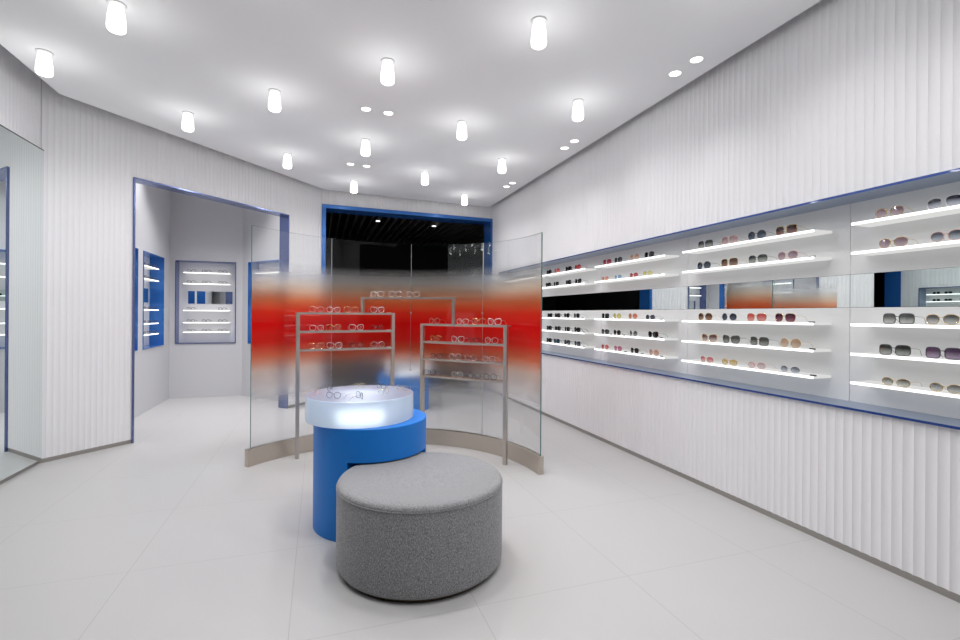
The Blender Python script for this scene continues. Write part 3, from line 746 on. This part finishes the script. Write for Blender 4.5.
def downlight(x, y, z, lab, energy=None):
    t = empty('downlight', (x, y, z), 0, 'round recessed downlight, '+lab, 'downlight', 'recessed ceiling downlights')
    for nm, me in (('trim_ring', ring_me), ('diffuser', len_me)):
        o = bpy.data.objects.new(nm, me); COL.objects.link(o); o.parent = t
    ld = spot
    if energy:
        ld = spot.copy(); ld.energy = energy
        if x > 2: ld.spot_size = math.radians(84)
        if z > ZC: ld.spot_size = math.radians(88); ld.spot_blend = 1.
    o = bpy.data.objects.new('downlight_beam', ld); COL.objects.link(o); o.parent = t; o.location = (0, 0, -.012)
for x, y, lab in DL: downlight(x*S, y*S, ZC, lab, 9. if x > 2 else (52. if 2.5 < y < 3.2 else None))
for x, y, lab in ((-2.0, 7.6, 'over the alcove left side'), (-1.6, 8.1, 'over the alcove middle'), (-1.0, 8.0, 'over the alcove right side')): downlight(x, y, AZ-.14, lab, 165.)
for x, y, lab in ((1.121, 9.823, 'left one in the dark passage beyond the opening'), (2.315, 9.954, 'right one in the dark passage beyond the opening')):
    t = empty('downlight', (x, y, 3.33), 0, 'round recessed downlight, '+lab, 'downlight', 'recessed ceiling downlights')
    for nm, me in (('trim_ring', ring_me), ('diffuser', len_me)):
        o = bpy.data.objects.new(nm, me); COL.objects.link(o); o.parent = t

# ------------------------------------------------------------------ alcove display niches
tiny_bm = bmesh.new()
for sd in (-1, 1):
    add_tube(tiny_bm, [(sd*(.034+x), 0, z+.024) for x, z in outline('square', .054, .042, 12)], .0028, 4, True)
    add_tube(tiny_bm, [(sd*.062, .002, .032), (sd*.062, .10, .030), (sd*.058, .125, .004)], .002, 4)
add_tube(tiny_bm, [(-.008, 0, .030), (.008, 0, .030)], .0026, 4)
tiny_me = bpy.data.meshes.new('eyeglasses'); bmesh.ops.recalc_face_normals(tiny_bm, faces=tiny_bm.faces); tiny_bm.to_mesh(tiny_me); tiny_bm.free(); tiny_me.materials.append(FR['gun'])
def alcove_niche(org, t, n, width, lab, short, back, shelf_mat, glasses):
    """recess unit: org = left bottom front corner (Vector2), t = along the wall to the right, n = out of the wall"""
    ang = math.atan2(t.y, t.x)
    b = empty('wall_niche', (org.x, org.y, NA0), ang, lab, 'display niche', 'lit eyewear niches in the alcove')
    h = NA1-NA0; dp = .2; w = width; l = .012; g = .0008
    bm = bmesh.new()      # local x along the wall, local y into the wall
    add_box(bm, (g, -.012, g), (w-g, dp, l)); add_box(bm, (g, -.012, h-l), (w-g, dp, h-g))
    add_box(bm, (g, -.012, l), (l, dp, h-l)); add_box(bm, (w-l, -.012, l), (w-g, dp, h-l))
    finish('frame', bm, M['bluemetal' if back == 'panel' else 'bluereveal'], b)
    bm = bmesh.new(); add_box(bm, (l, dp-.012, l), (w-l, dp, h-l)); finish('back_panel', bm, M['wall'], b)
    m0 = .16*w
    bm = bmesh.new(); add_box(bm, (m0, dp-.018, 1.597-NA0), (w-.09*w, dp-.0121, 1.815-NA0)); finish('mirror_strip', bm, M['mirror'], b)
    zs = [2.124, 1.935, 1.479, 1.272, 1.109]
    for z in zs:
        bm = bmesh.new(); add_box(bm, (.12*w, .035, z-.007-NA0), (.88*w, dp-.0125, z+.007-NA0)); sh = finish('shelf', bm, M['shelf'], b)
        bm = bmesh.new(); add_box(bm, (.12*w, .032, z-.0072-NA0), (.88*w, .0348, z+.0072-NA0)); finish('light_edge', bm, M['shelfedge'], sh)
    if glasses:
        for r, z in enumerate(zs):
            for i, f in enumerate((.24, .49, .76)):
                if glasses == 2 and r == 2 and i == 1: continue
                p = org+t*(w*f)-n*.05
                o = bpy.data.objects.new('eyeglasses', tiny_me); COL.objects.link(o); o.location = (p.x, p.y, z+.0073); o.rotation_euler = (0, 0, ang+random.uniform(-.08, .08))
                tag(o, 'tiny dark eyeglasses, %s on %s of %s' % (('left', 'middle', 'right')[i], ROWN[r], short), 'eyeglasses', 'small frames in the alcove niches')
V2 = Vector
alcove_niche(V2((-2.289, AY)), V2((1, 0)), V2((0, -1)), .917, 'blue framed lit niche of eyeglasses facing the doorway', 'the niche facing the doorway', 'panel', 1, 2)
alcove_niche(V2((AXL, 7.92)), V2((0, 1)), V2((1, 0)), .94, 'narrow looking blue lined niche on the alcove left wall', 'the alcove left wall niche', 'blue', 1, 1)
alcove_niche(V2((AXL, 7.0)), V2((0, 1)), V2((1, 0)), .70, 'bright blue niche edge just inside the doorway left jamb', 'the niche beside the door jamb', 'blue', 1, 0)
alcove_niche(AR0+ART*.17, ART, ARN*1., .98, 'blue niche edge just left of the glass screen', 'the alcove right wall niche', 'blue', 1, 0)

# ------------------------------------------------------------------ world, camera, view
w = bpy.data.worlds.new('dim_mall'); scene.world = w; w.use_nodes = True
bg = w.node_tree.nodes['Background']; bg.inputs[0].default_value = (.6, .65, .75, 1); bg.inputs[1].default_value = .01
cam = bpy.data.cameras.new('camera'); co = bpy.data.objects.new('camera', cam); COL.objects.link(co)
F_PX, YAW, ROLL, SH = 475.5, .326256, .0069476, -5.79
cam.sensor_width = 36; cam.sensor_fit = 'HORIZONTAL'; cam.lens = 36*F_PX/960; cam.shift_y = SH/960; cam.clip_start = .05
cy, sy = math.cos(YAW), math.sin(YAW)
fw_ = Vector((sy, cy, 0)); rt = Vector((cy, -sy, 0)); up = Vector((0, 0, 1))
r_ = rt*math.cos(ROLL)+up*math.sin(ROLL); u_ = up*math.cos(ROLL)-rt*math.sin(ROLL)
mt = Matrix((r_, u_, -fw_)).transposed().to_4x4(); mt.translation = (0, 0, H)
co.matrix_world = mt
scene.camera = co
scene.view_settings.view_transform = 'Standard'; scene.view_settings.look = 'None'
scene.view_settings.gamma = 1; scene.view_settings.use_curve_mapping = False
scene.view_settings.exposure = -.38
scene.cycles.use_denoising = True
scene.cycles.max_bounces = 12; scene.cycles.transparent_max_bounces = 24; scene.cycles.glossy_bounces = 8
scene.cycles.sample_clamp_indirect = 6
